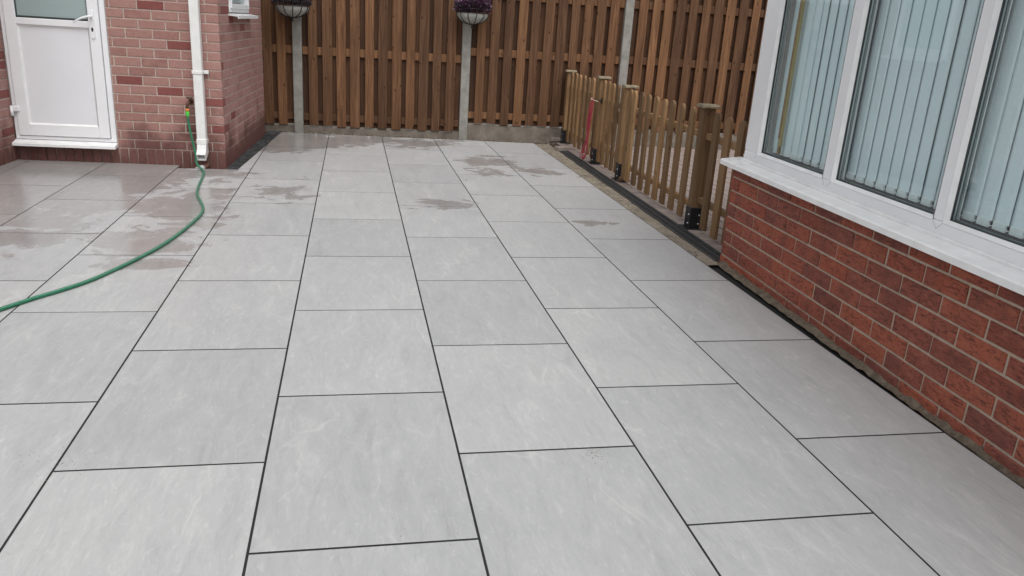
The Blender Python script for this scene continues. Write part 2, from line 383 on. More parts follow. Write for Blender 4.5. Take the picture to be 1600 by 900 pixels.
# mortar haunch along the foot of the brick wall, ragged outer edge
pts = []
for i in range(150):
    y = -1.9+i*.0425; xw = 3.665+.0385*(y-2.0)
    wdt = .003+max(0, .30*(xw-3.627))+.004*rn.random()
    pts.append(((xw-wdt+rn.uniform(-.002, .002), y, -.014+rn.uniform(-.004, .006)), (xw+.004, y, .008+rn.uniform(-.006, .01))))
strip('mortar_haunch', pts, 'haunch')
strip('wall_gap', [((3.6272, -1.9, -.03), (3.83, -1.9, -.03)), ((3.6272, 4.6, -.03), (3.83, 4.6, -.03))], 'joint_black')
# dark gravel strip by the left house
pts = []
for i in range(26):
    y = 7.15+i*.10; xl = .385+.0524*(y-7.28)-.004; xr = .497+.0707*(y-7.125)
    pts.append(((xl, y, -.018), (xr-.002, y, -.018)))
strip('gravel_bed', pts, 'stone_dark')
gm = MB()
for _ in range(1500):
    y = rn.uniform(7.14, 9.75); xl = .392+.0524*(y-7.28); xr = .497+.0707*(y-7.125)-.006
    x = rn.uniform(xl, xr); r_ = rn.uniform(.004, .011); c = Vector((x, y, -.016+r_*.3)); q_ = Matrix.Rotation(rn.uniform(0, 6), 3, Vector((rn.random(), rn.random(), 1)))
    vs_ = [c+q_ @ Vector(v)*r_ for v in ((1, 0, 0), (-1, 0, .1), (0, .8, 0), (0, -.9, 0), (.1, 0, .7), (0, .1, -.7))]
    gm.add(vs_, [(0, 2, 4), (2, 1, 4), (1, 3, 4), (3, 0, 4), (2, 0, 5), (1, 2, 5), (3, 1, 5), (0, 3, 5)])
g = build('gravel', gm, 'stone_dark', kind='stuff'); g['label'] = 'dark grey chippings along the foot of the pink brick wall'; g['category'] = 'gravel'
# crumbs of soil and mortar along the edges
cm = MB()
def crumb(x, y, z, r_):
    c = Vector((x, y, z)); q_ = Matrix.Rotation(rn.uniform(0, 6), 3, Vector((rn.random(), rn.random(), 1)))
    vs_ = [c+q_ @ Vector(v)*r_ for v in ((1, 0, 0), (-1, 0, .1), (0, .8, 0), (0, -.9, 0), (.1, 0, .7), (0, .1, -.7))]
    cm.add(vs_, [(0, 2, 4), (2, 1, 4), (1, 3, 4), (3, 0, 4), (2, 0, 5), (1, 2, 5), (3, 1, 5), (0, 3, 5)])
for px, py, nn, sp_ in ((80, 715, 40, .05), (105, 730, 14, .06), (930, 710, 50, .02), (1570, 735, 12, .05), (640, 790, 4, .12), (780, 580, 4, .03), (840, 640, 6, .2), (1100, 700, 4, .3), (500, 700, 4, .3)):
    g0 = on_ground((px, py))
    for _ in range(nn): crumb(rn.gauss(g0.x, sp_), rn.gauss(g0.y, sp_), .001, rn.uniform(.0007, .0022))
for _ in range(700):
    y = rn.uniform(.5, 4.5); crumb(3.665+.0385*(y-2)-rn.uniform(.0, .012+.012*max(0, y-2)), y, -.008, rn.uniform(.0015, .0045))
for _ in range(500):
    y = rn.uniform(4.5, 9.4); crumb(rn.uniform(3.64, 3.78), y, -.008, rn.uniform(.002, .007))
for _ in range(500):
    x = rn.uniform(.6, 4.2); crumb(x, 9.62-.068*(x-.65)+rn.uniform(.0, .22), -.02, rn.uniform(.004, .014))
g = build('crumbs', cm, 'crumb', kind='stuff'); g['label'] = 'loose crumbs of soil and mortar along the patio edges'; g['category'] = 'debris'

# ---- drainage channel with slotted grates (line rotated with the fence)
DA = Vector((3.79, 4.47)); DB = Vector((3.872, 9.0)); dl = (DB-DA).length; drz = math.atan2(DB.y-DA.y, DB.x-DA.x)
ch = thing('drainage_channel', 'long black slotted drainage channel between concrete edging and block paving', 'drain', (DA.x, DA.y, 0), drz)
build('trough', MB().box(0, dl, -.058, .058, -.09, -.022), 'joint_black', ch)
seg = dl/5
gmesh = MB()
for sgn in (-1, 1): gmesh.box(.004, seg-.004, sgn*.055-.006, sgn*.055+.006, -.02, -.002)
gmesh.box(.004, seg-.004, -.005, .005, -.02, -.002)
nb = int(seg/.028)
for i in range(nb):
    x = .006+i*(seg-.018)/(nb-1); gmesh.box(x, x+.010, -.05, .05, -.018, -.0035)
gme = gmesh.mesh('grate')
for i in range(5): link('grate', gme, 'black_plastic', ch, (i*seg, 0, 0))

# ---- block paving right of the channel
bp = sheet('block_paving', 3.80, 7.4, 4.40, 9.62, -.030, 'soil')
bl_me = MB().cbox(-.0975, .0975, -.0475, .0475, -.028, 0, .004).mesh('block')
cands = []
ca, sa = math.cos(drz), math.sin(drz)
for row in range(0, 34):
    for i in range(-2, 28):
        lx = i*.2+(.1 if row % 2 else 0); ly = -(.062+.05+row*.1)
        wx = DA.x+lx*ca-ly*sa; wy = DA.y+lx*sa+ly*ca
        if wy < 4.55 or wy > 9.5 or wx > 7.3: continue
        cands.append(((wx-CAM.x)**2*1.4+(wy)**2, wx, wy))
cands.sort()
rest = MB()
for i, (_, wx, wy) in enumerate(cands):
    dz = rn.uniform(-.002, .002)
    if i < 280: link('block', bl_me, 'block', bp, (wx, wy, -.006+dz), drz)
    else:
        k = len(rest.v); c2 = MB(); c2.box(-.0975, .0975, -.0475, .0475, -.02, 0)
        rest.add([(wx+x*ca-y*sa, wy+x*sa+y*ca, z-.006+dz) for x, y, z in c2.v], c2.f)
build('far_blocks', rest, 'block', bp, kind='stuff')

# ================================================================== LEFT HOUSE
HRZ = R(-3)
house = thing('brick_house', 'pink brick house with white half-glazed back door and small side window', 'house', (.385, 7.2813, 0), HRZ)
C0, CH, BL, JT = .131, .0759, .2133, .010
def brick_mesh(L, H, D=.05, c=.0035):
    h = L/2; mb = MB()
    mb.add([(-h, D, 0), (h, D, 0), (h, D, H), (-h, D, H), (-h, c, 0), (h, c, 0), (h, c, H), (-h, c, H), (-h+c, 0, c), (h-c, 0, c), (h-c, 0, H-c), (-h+c, 0, H-c)],
           [(8, 9, 10, 11), (4, 5, 9, 8), (5, 6, 10, 9), (6, 7, 11, 10), (7, 4, 8, 11), (0, 1, 5, 4), (1, 2, 6, 5), (2, 3, 7, 6), (3, 0, 4, 7)])
    return mb
bcache = {}
def bmesh_get(L, H, m):
    key = (round(L, 3), round(H, 3), m)
    if key not in bcache: me = brick_mesh(L, H).mesh('brick'); me.materials.append(M[m]); bcache[key] = me
    return bcache[key]
rb = random.Random(11)
class BrickStuff:
    def __init__(s): s.mb = MB()
    def add(s, L, H, mat4):
        b_ = brick_mesh(L, H); s.mb.add([mat4 @ Vector(v) for v in b_.v], b_.f)
def put_brick(wall, stuff, L, H, along, z, m, single, side):
    # side False: wall face is local y=0 facing -y ; True: face is local x=0 facing +x, 'along' is local y
    j = rb.uniform(-.0012, .0012)
    loc = (j, along, z) if side else (along, j, z); rz = math.pi/2 if side else 0
    if single: link('brick', bmesh_get(L, H, m), None, wall, loc, rz)
    else: stuff.add(L, H, Matrix.Translation(loc) @ Matrix.Rotation(rz, 4, 'Z'))
dark_targets = [(-.545, 1.31), (-.255, 1.02), (-.755, .687), (-.43, .61), (-.03, .53), (-.03, .30)]
dark_side = [(1.06, 1.16), (.11, .85), (.35, .43), (1.75, .62), (.06, .30), (.05, .53), (.6, 1.2), (.3, 1.3)]
# front wall: pieces of wall round the door opening
DU0, DU1, DTOP = -1.690, -.885, 2.18
fwl = build('front_wall', MB().box(DU1, -.006, .005, .25, -.3, 2.55).box(DU0-.3, DU1, .005, .25, DTOP, 2.55).box(DU0, DU1, .012, .25, -.3, .126), 'mortar_pale', house)
st1 = BrickStuff()
for i in range(32):
    z = C0+i*CH; off = 0 if i % 2 else BL/2
    x = 0.0
    first = True
    while x > DU0-.2:
        L = off if (first and off) else BL
        x1 = x-L; a, b_ = x1, x
        if z < DTOP-.02:
            a = max(a, DU1+.001)
        if b_-a > .03:
            Lb = b_-a-JT*(0 if False else 1); cx = (a+b_)/2
            if first: Lb += JT/2; cx += JT/4+.0005
            m = 'brick_dark' if any(abs(cx-u) < .10 and abs(z+.035-zz) < .036 for u, zz in dark_targets) else 'brick_pink'
            put_brick(fwl, st1, Lb, CH-JT, cx, z+JT/2, m, z < 1.38, False)
        x = x1; first = False
x = -.002
while x > DU0:        # soldier course at the foot (under the door too)
    put_brick(fwl, st1, .0635, .2055, x-.0325, C0-.2105, 'brick_pink', True, False); x -= .0731
build('upper_brickwork', st1.mb, 'brick_pink', fwl, kind='stuff')
# side wall with the small window opening
WV0, WV1, WZ0, WZ1 = .46, 1.42, 1.262, 2.15
SL = 2.21
swl = build('side_wall', MB().box(-.25, -.005, .012, WV0, -.3, 2.55).box(-.25, -.005, WV1, SL, -.3, 2.55).box(-.25, -.005, WV0, WV1, -.3, WZ0).box(-.25, -.005, WV0, WV1, WZ1, 2.55), 'mortar_pale', house)
st2 = BrickStuff(); cnt = 0
for i in range(32):
    z = C0+i*CH; off = BL/2 if i % 2 else 0
    y = 0.0; first = True
    while y < SL-.01:
        L = off if (first and off) else BL
        y1 = min(y+L, SL); segs = [(y, y1)]
        if WZ0-.03 < z < WZ1-.01:
            segs = [s_ for s_ in ((y, min(y1, WV0)), (max(y, WV1), y1)) if s_[1]-s_[0] > .025]
        for a, b_ in segs:
            Lb = b_-a-JT; cy = (a+b_)/2
            m = 'brick_dark' if any(abs(cy-u) < .10 and abs(z+.035-zz) < .038 for u, zz in dark_side) else 'brick_pink'
            single = z < 1.38 and cy < 1.72
            put_brick(swl, st2, Lb, CH-JT, cy, z+JT/2, m, single, True)
        y = y1; first = False
y = .002
while y < SL-.06: put_brick(swl, st2, .0635, .2055, y+.0325, C0-.2105, 'brick_pink', False, True); y += .0731
build('far_brickwork', st2.mb, 'brick_pink', swl, kind='stuff')
# return wall left of the door (comes towards the camera)
rwl = build('return_wall', MB().box(DU0-.25, DU0-.005, -1.3, 0, -.3, 2.55), 'mortar_pale', house)
st3 = BrickStuff()
class _Off: pass
rw_face = DU0
for i in range(-1, 32):
    z = C0+i*CH if i >= 0 else C0-.2105
    if i < 0:
        y = -.002
        while y > -1.28:
            single = y > -.45; loc = (rw_face, y-.0325, z)
            if single: link('brick', bmesh_get(.0635, .2055, 'brick_pink'), None, rwl, loc, math.pi/2)
            else: st3.add(.0635, .2055, Matrix.Translation(loc) @ Matrix.Rotation(math.pi/2, 4, 'Z'))
            y -= .0731
        continue
    y = -.0 if i % 2 else BL/2
    while y > -1.29:
        a, b_ = max(y-BL, -1.3), min(y, -.001)
        if b_-a > .03:
            loc = (rw_face+rb.uniform(-.001, .001), (a+b_)/2, z+JT/2); L = b_-a-JT
            dk = rb.random() < .16
            if z < 1.38 and b_ > -.5: link('brick', bmesh_get(L, CH-JT, 'brick_dark' if dk else 'brick_pink'), None, rwl, loc, math.pi/2)
            else: st3.add(L, CH-JT, Matrix.Translation(loc) @ Matrix.Rotation(math.pi/2, 4, 'Z'))
        y -= BL
build('upper_brickwork', st3.mb, 'brick_pink', rwl, kind='stuff')
rf = build('roof', MB().box(DU0-2.2, .12, .14, SL+.1, 2.55, 2.68).box(DU0-2.2, DU0+.12, -1.42, .14, 2.55, 2.68), 'roof_felt', house)
build('rear_wall', MB().box(DU0-2.1, -.26, SL-.2, SL, -.3, 2.55), 'mortar_pale', house)

# door: set in the front wall, face slightly behind the brick face
def frame_rect(mb, x0, x1, z0, z1, wd, y0, y1, bottom=True, top=True, bev=.006):
    mb.cbox(x0, x0+wd, y0, y1, z0, z1, bev); mb.cbox(x1-wd, x1, y0, y1, z0, z1, bev)
    if bottom: mb.cbox(x0+wd-.001, x1-wd+.001, y0+.0006, y1-.0006, z0, z0+wd, bev)
    if top: mb.cbox(x0+wd-.001, x1-wd+.001, y0+.0006, y1-.0006, z1-wd, z1, bev)
    return mb
fx0, fx1 = DU0+.008, DU1-.002
mb = MB(); mb.cbox(fx0, fx0+.030, -.012, .055, .176, DTOP-.002, .004).cbox(fx1-.042, fx1, -.012, .055, .176, DTOP-.002, .004)
mb.cbox(fx0+.030, fx1-.042, -.0115, .055, DTOP-.045, DTOP-.0025, .004).cbox(fx0+.030, fx1-.042, -.0115, .055, .176, .205, .004)
door = build('door', mb, 'upvc', house); door['label'] = 'white half-glazed plastic door in its frame'
lx0, lx1, lz0, lz1 = fx0+.034, fx1-.046, .210, DTOP-.05
PX0, PX1 = -1.563, -1.017
mb = MB(); mb.cbox(lx0, PX0, -.026, .03, lz0, lz1, .004).cbox(PX1, lx1, -.026, .03, lz0, lz1, .004)
mb.cbox(PX0, PX1, -.0255, .03, lz0, .300, .004).cbox(PX0, PX1, -.0255, .03, 1.100, 1.152, .004).cbox(PX0, PX1, -.0255, .03, lz1-.10, lz1, .004)
build('leaf', mb, 'upvc', door)
def bead(x0, x1, z0, z1, y, wd, m, name):   # sloping bead round an opening
    mb = MB(); vs_ = [(x0, y-.008, z0), (x1, y-.008, z0), (x1, y-.008, z1), (x0, y-.008, z1), (x0+wd, y+.012, z0+wd), (x1-wd, y+.012, z0+wd), (x1-wd, y+.012, z1-wd), (x0+wd, y+.012, z1-wd)]
    mb.add(vs_, [(0, 1, 5, 4), (1, 2, 6, 5), (2, 3, 7, 6), (3, 0, 4, 7)]); return mb
build('panel_bead', bead(PX0, PX1, .300, 1.100, -.018, .016, 'upvc', ''), 'upvc_sill', door)
build('lower_panel', MB().box(PX0-.01, PX1+.01, -.008, .01, .298, 1.104), 'upvc_panel', door)
build('pane', MB().box(PX0-.01, PX1+.01, -.004, .006, 1.150, lz1-.09), 'frosted', door)
mb = MB(); e = .009
mb.box(PX0, PX1, -.012, -.0045, 1.152, 1.152+.016).box(PX0, PX0+e, -.012, -.0045, 1.168, lz1-.1).box(PX1-e, PX1, -.012, -.0045, 1.168, lz1-.1)
build('gasket', mb, 'gasket', door)
mb = MB(); hx = -.985
pts = [(hx+.016*math.cos(a), 1.037+.016*math.sin(a)) for a in [math.pi+math.pi*i/8 for i in range(9)]]+[(hx+.016*math.cos(a), 1.225+.016*math.sin(a)) for a in [math.pi*i/8 for i in range(9)]]
mb.prism(pts, 'y', -.036, -.026)
hd = build('handle', mb, 'upvc', door)
mb.__init__()
mb.tube(spline([(hx, -.036, 1.190), (hx, -.072, 1.192), (hx-.02, -.082, 1.190), (hx-.075, -.082, 1.170), (hx-.125, -.078, 1.142)], 5), [.010]*5+[.0085]*10+[.0075]*6, 10)
build('lever', mb, 'upvc', door); build('keyhole', MB().prism([(hx-.006, 1.075), (hx+.006, 1.075), (hx+.009, 1.098), (hx, 1.110), (hx-.009, 1.098)], 'y', -.0375, -.030), 'hole', door)
mb = MB(); mb.cbox(fx0-.008, fx0+.064, -.046, -.027, .404, .452, .007).tube([(fx0+.006, -.040, .368), (fx0+.006, -.040, .44)], .013, 10)
build('hinge', mb, 'upvc', door); 
mb = MB(); mb.prism([(-.085, .128), (-.085, .150), (-.078, .154), (-.05, .158), (-.012, .172), (.05, .176), (.05, .140), (-.07, .128)], 'x', DU0+.0, DU1+.004)
build('threshold_sill', mb, 'upvc_sill', door)

# small window in the side wall
win = build('window', MB(), 'upvc', house)
mb = MB()
def yframe(mb, y0, y1, z0, z1, wd, x0, x1):
    mb.cbox(x0, x1, y0, y0+wd, z0, z1, .005).cbox(x0, x1, y1-wd, y1, z0, z1, .005).cbox(x0+.0005, x1-.0005, y0+wd, y1-wd, z0, z0+wd, .005).cbox(x0+.0005, x1-.0005, y0+wd, y1-wd, z1-wd, z1, .005)
yframe(mb, WV0+.004, WV1-.004, WZ0+.028, WZ1, .037, -.07, .006); yframe(mb, WV0+.038, WV1-.038, WZ0+.062, WZ1-.035, .04, -.06, .018)
me = mb.mesh('window'); me.materials.append(M['upvc']); win.data = me
build('pane', MB().box(-.03, -.022, WV0+.1, WV1-.1, WZ0+.11, WZ1-.1), 'frosted', win)
build('window_sill', MB().prism([(-.06, WZ0+.026), (.085, WZ0+.006), (.085, WZ0-.022), (.078, WZ0-.022), (.076, WZ0-.004), (-.06, WZ0+.004)], 'y', WV0-.035, WV1+.06), 'upvc_sill', win)

# ---- downpipe, tap, waste pipe (local frame of the house face)
HM = Matrix.Translation((.385, 7.2813, 0)) @ Matrix.Rotation(HRZ, 4, 'Z')
def hp(u, d, z): return HM @ Vector((u, -d, z))
dp = thing('downpipe', 'white square plastic rainwater downpipe beside the garden tap', 'pipe', hp(-.178, .05, 0), HRZ)
S = .0375
build('pipe', MB().cbox(-S, S, -S+.006, S+.006, .215, 2.5, .005), 'pipe_white', dp)
build('socket', MB().cbox(-S-.005, S+.005, -S+.001, S+.011, .20, .245, .005), 'pipe_white', dp)
mb = MB()     # open shoe: tilted hollow square
def sq(c, nrm_y, s_, z): return [(-s_, c-s_*1, z-nrm_y*s_), (s_, c-s_, z-nrm_y*s_), (s_, c+s_, z+nrm_y*s_), (-s_, c+s_, z+nrm_y*s_)]
r1 = [(-S, -S+.006, .205), (S, -S+.006, .205), (S, S+.006, .205), (-S, S+.006, .205)]
r2 = [(-S, -S-.012, .150), (S, -S-.012, .150), (S, S+.006, .122), (-S, S+.006, .122)]
r3 = [(-S, -.085, .122), (S, -.085, .122), (S, -.062, .066), (-S, -.062, .066)]
t_ = .006
r3i = [(-S+t_, -.0845, .122-t_), (S-t_, -.0845, .122-t_), (S-t_, -.0635, .066+t_), (-S+t_, -.0635, .066+t_)]
r2i = [(-S+t_, -S+.0, .142), (S-t_, -S+.0, .142), (S-t_, S-.004, .118), (-S+t_, S-.004, .118)]
vs_ = r1+r2+r3+r3i+r2i; fs = []
for a in (0, 4, 8, 12):
    for i in range(4): fs.append((a+i, a+(i+1) % 4, a+4+(i+1) % 4, a+4+i))
fs.append((16, 17, 18, 19)); mb.add(vs_, fs)
build('shoe', mb, 'pipe_white', dp)
mb = MB(); mb.cbox(-S-.006, S+.006, -S-.001, .045, .785, .812, .003).cbox(S, S+.042, .018, .045, .785, .815, .004)
build('bracket', mb, 'pipe_white', dp)
tap = thing('garden_tap', 'small brown weathered metal tap low on the pink brick wall', 'tap', hp(-.262, 0, .53), HRZ)
mb = MB(); mb.tube([(0, .01, .02), (0, -.07, .02)], .011, 10).tube(spline([(0, -.045, .02), (-.006, -.075, .016), (-.012, -.082, -.004), (-.014, -.084, -.03)], 4), .011, 10).tube([(0, -.002, .02), (0, -.012, .02)], .022, 12)
build('body', mb, 'tap_metal', tap)
mb = MB(); mb.tube([(.0, -.045, .025), (.0, -.045, .052)], .007, 8).tube([(-.024, -.045, .054), (.024, -.045, .054)], .006, 8)
build('handle', mb, 'tap_metal', tap)
wp = thing('waste_pipe', 'short white waste pipe stub poking out at the foot of the wall', 'pipe', hp(-.165, 0, .0), HRZ)
build('stub', MB().tube([(.012, -.005, .006), (-.022, -.075, -.004)], .020, 14), 'terracotta', wp)
mb = MB(); mb.tube([(-.016, -.062, -.002), (-.05, -.125, -.012)], .025, 14); build('collar', mb, 'pipe_white', wp)

# ================================================================== RIGHT EXTENSION
ERZ = math.atan2(2.47, .095)-math.pi
ext = thing('brick_extension', 'red brick extension with a wide white window above a low wall', 'house', (3.665, 2.0, 0), ERZ)
EC0, ECH, EBL = .044, .0822, .2495
SC = 2.475; XE = 2.3     # wall runs from local x=-SC (far corner) to x=+XE (behind the camera)
SILLZ = .600
ew = build('wall', MB().box(-SC+.006, XE, .006, .25, -.3, SILLZ+.03), 'mortar_buff', ext)
st4 = BrickStuff()
JE = .0115
for i in range(-2, 7):
    z0 = EC0+i*ECH; z1 = min(z0+ECH, SILLZ+.03)
    x = -SC; first = True
    off = EBL*.45 if i % 2 else 0
    while x < XE:
        L = off if (first and off) else EBL
        if first and not off: L = EBL*.965
        a, b_ = x, x+L; Lb = L-JE; cx = (a+b_)/2
        if first: Lb += JE/2; cx -= JE/4
        jx = rb.uniform(-.002, .002)
        H = z1-z0-JE
        if H > .02:
            if b_ < .15 and z1 > -.03: 
                o = link('brick', bmesh_get(round(Lb, 3), round(H, 3), 'brick_rustic'), None, ew, (cx+jx, rb.uniform(-.002, .0015), z0+JE/2+rb.uniform(-.001, .001)))
                o.rotation_euler = (0, rb.uniform(-.006, .006), 0)
            else: st4.add(Lb, H, Matrix.Translation((cx+jx, 0, z0+JE/2)))
        x += L; first = False
build('near_brickwork', st4.mb, 'brick_rustic', ew, kind='stuff')
# end wall facing the picket fence, roof, room
mb = MB(); mb.box(-SC+.006, -SC+.25, .25, 4.0, -.3, 2.3).box(-SC+.054, -SC+.20, .102, .25, SILLZ+.1, 2.3).box(XE-.25, XE, .25, 4.0, -.3, 2.3); ee = build('end_wall', mb, 'mortar_buff', ext)
st5 = BrickStuff()
for i in range(-2, 27):
    z0 = EC0+i*ECH; off = 0 if i % 2 else EBL*.45; y = .0 if z0 < SILLZ-.02 else .26; first = True
    while y < 4.0:
        L = off if (first and off) else EBL
        st5.add(L-JE, ECH-JE, Matrix.Translation((-SC, y+L/2, z0+JE/2)) @ Matrix.Rotation(-math.pi/2, 4, 'Z')); y += L; first = False
build('end_brickwork', st5.mb, 'brick_rustic', ee, kind='stuff')
HEAD = 2.02
build('roof', MB().box(-SC-.12, XE+.1, -.14, 4.1, 2.30, 2.42), 'roof_felt', ext)
build('fascia', MB().box(-SC-.13, XE+.11, -.16, -.1405, 2.22, 2.43).box(-SC-.0, XE, .01, .24, HEAD+.06, 2.295), 'upvc', ext)
build('room', MB().box(-SC+.26, XE-.26, 3.95, 4.0, -.1, 2.29).box(-SC+.26, XE-.26, .26, 3.95, -.12, -.08).box(-SC+.252, -SC+.262, .26, 3.95, -.08, 2.29), 'room_wall', ext)
build('window_reveal', MB().box(-SC+.202, -SC+.212, .10, .248, .69, 2.05), 'upvc', ext)
# window: frame at local y ~ .03
wy = .03
W0, W1 = -2.425, 1.86                    # outer frame ends (local x)
wz0 = .655
G0 = .722                                # glass bottom
opens = [(-2.235, -1.537), (-1.425, -.692), (-.600, .135), (.235, .965), (1.065, 1.72)]
mb = MB()
mb.cbox(W0, W1, wy, wy+.07, wz0, G0-.012, .006).cbox(W0, W1, wy, wy+.07, HEAD, HEAD+.07, .006)
edges = [W0]+[v for o_ in opens for v in o_]+[W1]
for i in range(0, len(edges), 2):
    mb.cbox(edges[i]+(.014 if i else 0), edges[i+1]-.014 if i < len(edges)-2 else edges[i+1], wy+.0005, wy+.0695, G0-.012, HEAD, .005)
ewin = build('window', mb, 'upvc', ext); ewin['label'] = 'wide white plastic window of several tall panes'
for (a, b_) in opens:
    mb = bead(a-.016, b_+.016, G0-.015, HEAD+.005, wy+.007, .017, 'upvc', '')
    build('glazing_bead', mb, 'upvc_sill', ewin)
    for xc, sg in ((a-.016, -1), (b_+.016, 1)):
        d_ = .030; q1 = (xc, wy-.0006, G0-.015); q2 = (xc+sg*d_, wy-.0006, G0-.015-d_); n_ = .0011
        build('weld_seam', MB().add([(q1[0]-n_, q1[1], q1[2]-sg*n_), (q2[0]-n_, q2[1], q2[2]-sg*n_), (q2[0]+n_, q2[1], q2[2]+sg*n_), (q1[0]+n_, q1[1], q1[2]+sg*n_)], [(0, 1, 2, 3)]), 'seam', ewin)
    gk = MB(); e = .004
    gk.box(a-.004, b_+.004, wy+.016, wy+.024, G0-.004, G0+e).box(a-.004, a+e, wy+.016, wy+.024, G0+e, HEAD).box(b_-e, b_+.004, wy+.016, wy+.024, G0+e, HEAD)
    sp = MB(); sp.box(a-.002, a+.006, wy+.036, wy+.044, G0, HEAD).box(b_-.006, b_+.002, wy+.036, wy+.044, G0, HEAD).box(a, b_, wy+.036, wy+.044, G0-.004, G0+.004)
    build('gasket', gk, 'gasket', ewin); build('spacer_bar', sp, 'spacer', ewin)
    build('pane', MB().add([(a-.003, wy+.026, G0-.003), (b_+.003, wy+.026, G0-.003), (b_+.003, wy+.026, HEAD), (a-.003, wy+.026, HEAD)], [(0, 1, 2, 3)]), 'glass', ewin)
mb = MB(); mb.prism([(-.072, .607), (-.072, .632), (-.066, .638), (.0, .646), (.06, .653), (.06, .622), (-.062, .618), (-.064, .607)], 'x', -SC-.045, XE-.3)
sl = build('window_sill', mb, 'upvc_sill', ewin)
build('sill_cap', MB().cbox(W0-.004, W1, wy-.016, wy+.02, .645, .660, .003), 'upvc_sill', ewin)
build('inner_board', MB().box(W0, W1, wy+.075, .26, .66, .69), 'upvc', ewin)
# vertical blind
vb = thing('vertical_blind', 'pale blue vertical slat blind hanging inside the wide white window', 'blind', Vector((3.665, 2.0, 0)), ERZ)
ang = R(-3.2); sw = .089; sm_ = MB()
dxs, dys = math.cos(ang)*sw/2, math.sin(ang)*sw/2
n = 4; prof = []
for i in range(n+1):
    t_ = -1+2*i/n; prof.append((t_*dxs, t_*dys+.0012*(1-t_*t_)))
def slatmesh(z0, z1):
    mb = MB(); k = len(prof); th = .0012
    vs_ = [(x, y, z) for z in (z0, z1) for x, y in prof]+[(x, y+th, z) for z in (z0, z1) for x, y in prof]; fs = []
    for i in range(k-1): fs += [(i, i+1, k+i+1, k+i), (2*k+i, 3*k+i, 3*k+i+1, 2*k+i+1)]
    fs += [(0, k, 3*k, 2*k), (k-1, 3*k-1, 4*k-1, 2*k-1)]
    return mb.add(vs_, fs, True)
slat_me = slatmesh(.755, 1.98).mesh('slat'); wt = MB(); wt.box(-.032, .032, -.004, .006, .728, .757); wme = wt.mesh('weight')
x = -1.985; i = 0
while x < 1.75:
    a = rb.uniform(-.02, .02)
    s_ = link('slat', slat_me, 'blind_fabric', vb, (x, .112+rb.uniform(-.002, .002), 0), a)
    w_ = link('weight', wme, 'blind_weight', s_, (0, 0, 0), ang)
    x += (.062 if i < 1 else .083)+rb.uniform(-.0015, .0015); i += 1
build('head_rail', MB().box(-2.2, 1.75, .09, .14, 1.982, 2.015), 'upvc', vb)
build('bottom_chain', MB().tube([(-1.98, .09, .742), (1.74, .09, .742)], .0018, 5), 'blind_weight', vb)
for x in (-2.185, -2.12, -2.055):
    s_ = link('slat', slat_me, 'blind_fabric', vb, (x, .120, 0), R(26)); link('weight', wme, 'blind_weight', s_, (0, 0, 0), ang)
tp_ = thing('blind_wand', 'brown and brass vertical rod inside the window beside the blind', 'rod', ERZ and (Matrix.Translation((3.665, 2.0, 0)) @ Matrix.Rotation(ERZ, 4, 'Z') @ Vector((-2.105, .083, .735))), ERZ)
build('rod', MB().cbox(-.022, .004, -.008, .008, .085, 1.25, .002), 'oak_trim', tp_); build('brass_edge', MB().cbox(.0045, .0075, -.008, .006, .085, 1.25, .0008).cbox(.0095, .012, -.007, .006, .085, 1.25, .0008), 'brass_strip', tp_)
build('end_cap', MB().cbox(-.011, .013, -.009, .009, .045, .0845, .002), 'brass_strip', tp_); build('tip', MB().cbox(-.010, .008, -.008, .008, .0, .0445, .002), 'oak_trim', tp_)

# ================================================================== TIMBER FENCE
FO = Vector((.836, 9.813)); FRZ = math.atan2(9.72-9.813, 2.792-.836)
def fp(s_, d=0, z=0): return (FO.x+s_*math.cos(FRZ)-d*math.sin(FRZ), FO.y+s_*math.sin(FRZ)+d*math.cos(FRZ), z)
posts = [-1.94, .014, 1.969, 3.915, 5.86]
plabel = ['concrete fence post behind the pink brick house', 'concrete fence post with a basket, next to the pink brick house', 'concrete fence post carrying the basket of purple plants', 'plain concrete fence post without a basket, behind the picket fence', 'concrete fence post hidden behind the extension']
for i, s_ in enumerate(posts):
    mb = MB(); mb.prism([(-.052, 0), (-.047, -.006), (.047, -.006), (.052, 0), (.052, .095), (.012, .095), (.012, .06), (-.012, .06), (-.012, .095), (-.052, .095)][::-1], 'z', -.2, 1.92)
    o = build('concrete_post', mb, 'post_concrete', None, fp(s_), FRZ); tag(o, plabel[i], 'post', 'concrete fence posts')
def board_mesh(wd, z0, z1, th):
    return MB().cbox(-wd/2, wd/2, -th/2, th/2, z0, z1, .003)
flabels = ['dark timber fence panel running behind the pink brick house', 'timber fence panel between the two posts with hanging baskets', 'timber fence panel between the purple basket post and the basketless post', 'timber fence panel between the basketless post and the extension']
gl_z = [(.0, .05), (-.0, .045), (.0, .155), (.0, .165)]
br = random.Random(21)
fb_me = {}
